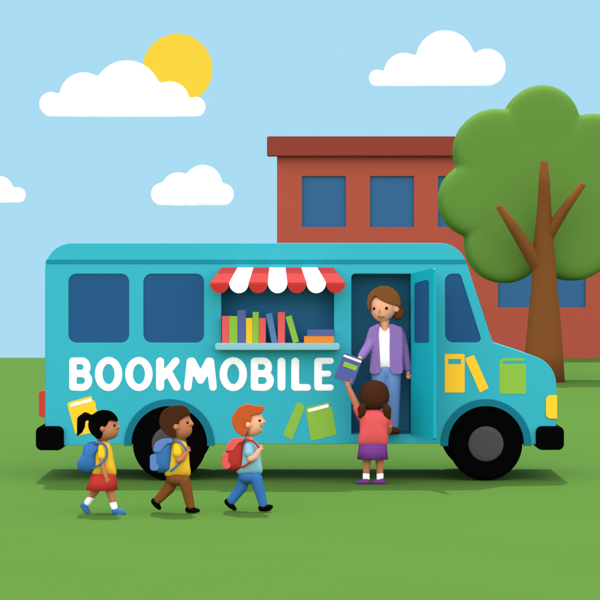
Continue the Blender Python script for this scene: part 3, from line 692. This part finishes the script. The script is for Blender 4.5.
blob('pocket', [('ext', pk3, -.115, .115)], Y3, c_pink, b3, .005, 5)
for sg in (-1, 1):
    strap([(243, 439.9, sg*.1), (248, 439.8, sg*.12), (252.5, 441, sg*.14), (256, 443.6, sg*.15), (258.3, 447, sg*.15)], Y3, c_red, b3, 1.15)
    strap([(242, 467.3, sg*.11), (246.5, 464.8, sg*.13), (250.5, 462.3, sg*.13), (255.5, 458.5, sg*.118), (258.5, 451, sg*.12)], Y3, c_red, b3, 1.1)

# --- librarian in the doorway
Y5 = .02
p5 = thing('person', P(386, 434, Y5), 'woman in lilac cardigan and jeans standing in the bus doorway handing out a book', 'person')
hd5 = catmull(Z([(205, 150), (300, 130), (400, 190), (428, 250), (405, 325), (362, 378), (305, 414), (245, 416), (195, 385), (158, 325), (148, 240), (165, 185)], 355, 280, 10), 4)
body5 = [('infl', hd5, .1, -.02, 2.3), ('ell', (396.6, 308.8, -.075), (2.9, 3.4, .02)), ('cap', (394, 308.6, -.05), 2.2, (396.6, 308.8, -.07), 2.2), ('cap', (384.8, 318, .0), 4.8, (384.8, 327, .01), 4.6), ('ell', (386, 345, .01), (11, 22, .06)), ('ell', (386, 368, .01), (11, 10, .06))]
body5 += [('chain', [(373.5, 333, -.0, 4.4), (369, 345, -.08, 3.9), (361.5, 356, -.2, 2.9), (358.5, 360.5, -.26, 2.1)])]+hand(356.5, 363, -.262, -.9, .6, 1.05)
body5 += [('chain', [(399.5, 333, .0, 4.4), (404.5, 350, .0, 3.6), (408, 368, .01, 2.4), (408.2, 373, .01, 2.2)])]+hand(408.1, 374.8, .01, .12, 1, 1.05, 1)
body5 += [('chain', [(380, 370, .01, 6.5), (380, 400, .01, 5), (380, 428, .01, 3.2)]), ('chain', [(393, 370, .01, 6.5), (393.5, 400, .01, 5), (393.6, 428, .01, 3.2)])]
blob('body', body5, Y5, sk_l, p5, .005)
fr5 = catmull(Z([(205, 160), (175, 185), (152, 225), (150, 312), (134, 292), (121, 250), (122, 195), (150, 125), (215, 78), (290, 60), (375, 82), (435, 145), (457, 210), (456, 264), (440, 262), (412, 248), (368, 249), (300, 229), (245, 195)], 355, 280, 10), 3)
blob('hair', [('ext', fr5, -.118, .0), ('infl', catmull(Z([(290, 62), (380, 88), (440, 150), (455, 230), (420, 330), (290, 350), (150, 300), (122, 230), (150, 130), (210, 82)], 355, 280, 10), 4), .09, .05, 2.2), ('ell', (398.0, 312.8, .05), (6.6, 7.2, .07))], Y5, h_br, p5, .005, 7)
for ex, ey in ((374.4, 308.5), (386.5, 308.3)): eye(ex, ey, -.02-head_depth(hd5, .1, ex, ey, 2.3), Y5, p5, 1.6)
zf = -.02-head_depth(hd5, .1, 380, 312, 2.3)
blob('nose', [('chain', [(380.3, 308.6, zf-.001, .35), (379.1, 312, zf-.006, .6), (379.9, 312.9, zf-.003, .5)])], Y5, m_nose, p5, .003, 1)
zm = -.02-head_depth(hd5, .1, 381, 317, 2.3)
blob('mouth', [('ext', [(377.4, 315.5), (385.3, 315.3), (384.3, 317.5), (382, 318.8), (379.6, 318.6), (378, 317.3)], zm-.004, zm+.01)], Y5, m_lip, p5, .003, 1)
blob('shirt', [('infl', catmull([(379, 325.5), (385, 331.5), (391, 325.5), (396, 330), (396, 368), (385, 370), (374, 368), (375, 330)], 4), .095, .0, 3)], Y5, c_wht, p5, .006, 3)
card = [('ext', catmull([(379.5, 324), (373.5, 326), (368.5, 331), (366, 345), (371.5, 350), (370.5, 362), (370, 373), (379.7, 373.3), (380, 360), (379.2, 345), (378.6, 333)], 3), -.108, .02),
        ('ext', catmull([(389.8, 324.5), (397.5, 326), (402.5, 331), (403, 350), (402.5, 362), (402.3, 373.3), (391.3, 373.3), (390, 362), (389.5, 348), (389.8, 335)], 3), -.108, .02),
        ('ext', [(370, 328), (402, 328), (402.5, 373), (370, 373)], .03, .09), ('ell', (373.5, 332, .0), (5.5, 6, .08)), ('ell', (398.5, 332, .0), (5.5, 6, .08)),
        ('chain', [(373.5, 333, -.0, 5.8), (369.2, 345, -.08, 5.2), (361.8, 356, -.2, 4.2)]), ('chain', [(399.5, 334, .0, 5.8), (404.3, 350, .0, 4.9), (407.7, 369, .01, 3.6)])]
blob('cardigan', card, Y5, c_lil, p5, .006, 5)
blob('trousers', [('ell', (386, 371, .005), (15, 9, .085)), ('chain', [(379.5, 375, .005, 8.2), (379.5, 400, .005, 7.2), (379.8, 426, .005, 6)]), ('chain', [(393, 375, .005, 8.2), (392.9, 400, .005, 7.2), (392.9, 425.6, .005, 6)])], Y5, c_den, p5, .007, 3)
for sx in (380, 394):
    blob('shoe', [('infl', catmull([(sx-5, 428), (sx+1, 427), (sx+5, 429.5), (sx+5, 433.7), (sx-5, 433.7)], 3), .1, -.02, 3)], Y5, c_sho, p5, .005, 2)

# --- reaching girl, back view
Y4 = gy(484)
p4 = thing('person', P(373, 484, Y4), 'girl in coral shirt and purple skirt reaching up towards the book, seen from behind', 'person')
ra4 = [('chain', [(360.5, 413, 0, 4.2), (355.5, 403, -.01, 3.6), (350.8, 393, -.015, 3.1), (347.8, 386, -.015, 2.3)])]
h4 = [('ell', (347.3, 383.8, -.012), (2.5, 2.3, .016))]
for i, (fx, ln) in enumerate(((344.6, 2.2), (345.9, 2.8), (347.2, 2.9), (348.5, 2.5))):
    h4.append(('chain', [(fx+.3, 382.8, .0, .66), (fx-.2, 381.2, .018, .62), (fx-.5, 381-ln, .03, .55)]))
h4.append(('chain', [(349.3, 384, -.02, .85), (351.4, 381.6, -.035, .7), (351.2, 379.4, -.042, .6)]))
h4.append(('chain', [(345.4, 383, -.02, .7), (344.2, 380.6, -.03, .6)]))
body4 = [('ell', (374.5, 396, .02), (12.5, 13, .12)), ('cap', (373.5, 405, 0), 4, (373.3, 414, 0), 4), ('ell', (373, 428, 0), (10, 17, .065)), ('ell', (373, 446, 0), (10, 9, .065))]+ra4+h4
body4 += [('chain', [(386, 416, 0, 4), (389.3, 426, 0, 3.3), (388.6, 431, .05, 3.1), (386.5, 433.5, .11, 2.5)])]+hand(385, 434, .13, -1, -.1, .9)
body4 += [('chain', [(366.8, 452, 0, 5), (366.8, 462, 0, 4.2), (366.2, 475, 0, 3.1)]), ('chain', [(379.6, 452, 0, 5), (379.6, 462, 0, 4.2), (379.9, 475, 0, 3.1)])]
blob('body', body4, Y4, sk_b, p4, .0045)
h4p = [('infl', catmull([(374.5, 380), (384.5, 383.5), (389.2, 392.5), (388, 402), (382, 408.5), (374.5, 410), (366, 408.5), (360.8, 402), (359.8, 392.5), (364.5, 383.5)], 4), .125, -.01, 2.4),
       ('chain', [(364, 405, -.06, 3), (361.8, 409, -.07, 4.3), (362.0, 413, -.07, 3.8), (359.8, 416.3, -.07, 2.2)]), ('chain', [(384.5, 405, -.06, 3), (387, 409.5, -.07, 4.4), (387.2, 413.5, -.07, 3.8), (389, 417.3, -.07, 2.2)])]
blob('hair', h4p, Y4, h_dk, p4, .005, 3)
sh4 = catmull([(366, 409.8), (373.5, 409), (381, 410), (388, 413.5), (391, 420), (388, 428), (387.2, 445), (373, 446.5), (358.7, 445), (359.8, 430), (359.3, 418), (359.5, 411)], 4)
blob('shirt', [('infl', sh4, .1, 0, 3), ('chain', [(362, 416, 0, 5.4), (357.8, 408.2, -.005, 4.9)]), ('chain', [(385, 416, 0, 5.2), (388.0, 423, 0, 4.4)])], Y4, c_cor, p4, .006, 4)
skirt('skirt', 358.9, 386.6, 443.2, 357.2, 388.2, 459.2, .105, .14, Y4, c_pur, p4)
for sx in (366.2, 380):
    blob('sock', [('cap', (sx, 474.6, 0), 3.55, (sx, 478.5, 0), 3.5)], Y4, c_wht, p4, .005)
for a in ((369, 480.8, 360.3, 482.3), (378.3, 480.8, 382.3, 482)):
    x0 = 363.5 if a[0] < 372 else 378.8
    blob('shoe', [('infl', catmull([(x0-6.3, 484.4), (x0-5.8, 481.2), (x0-1.5, 479.4), (x0+3, 478), (x0+5.8, 479), (x0+5.9, 484.6)], 3), .07, .02, 3)], Y4, c_pur, p4, .005, 2)

# --- the book between the two
YK = Y4-.005
bk = thing('book', P(348, 368, YK), 'purple-blue book with green label held up between woman and reaching girl', 'book')
m_bkc = mat('held_book_cover', (91, 103, 163), (1.58, 1.63, 1.48), .6, .08)
plate('cover', [roundpoly([(344.5, 352), (362.4, 359.6), (352.9, 384.9), (334, 377.9)], [2.5, .8, .8, 1.5])], YK, .035, m_bkc, bk, bevel=.003)
plate('page_edge', [roundpoly([(344.2, 354.4), (361.6, 360.9), (360.8, 363), (343.3, 356.4)], .3)], YK-.003, .004, m_white, bk)
plate('cover_label', [roundpoly([(344.4, 361.3), (357.6, 366.3), (355.8, 371), (342.7, 366)], .5)], YK-.003, .004, m_grn, bk)
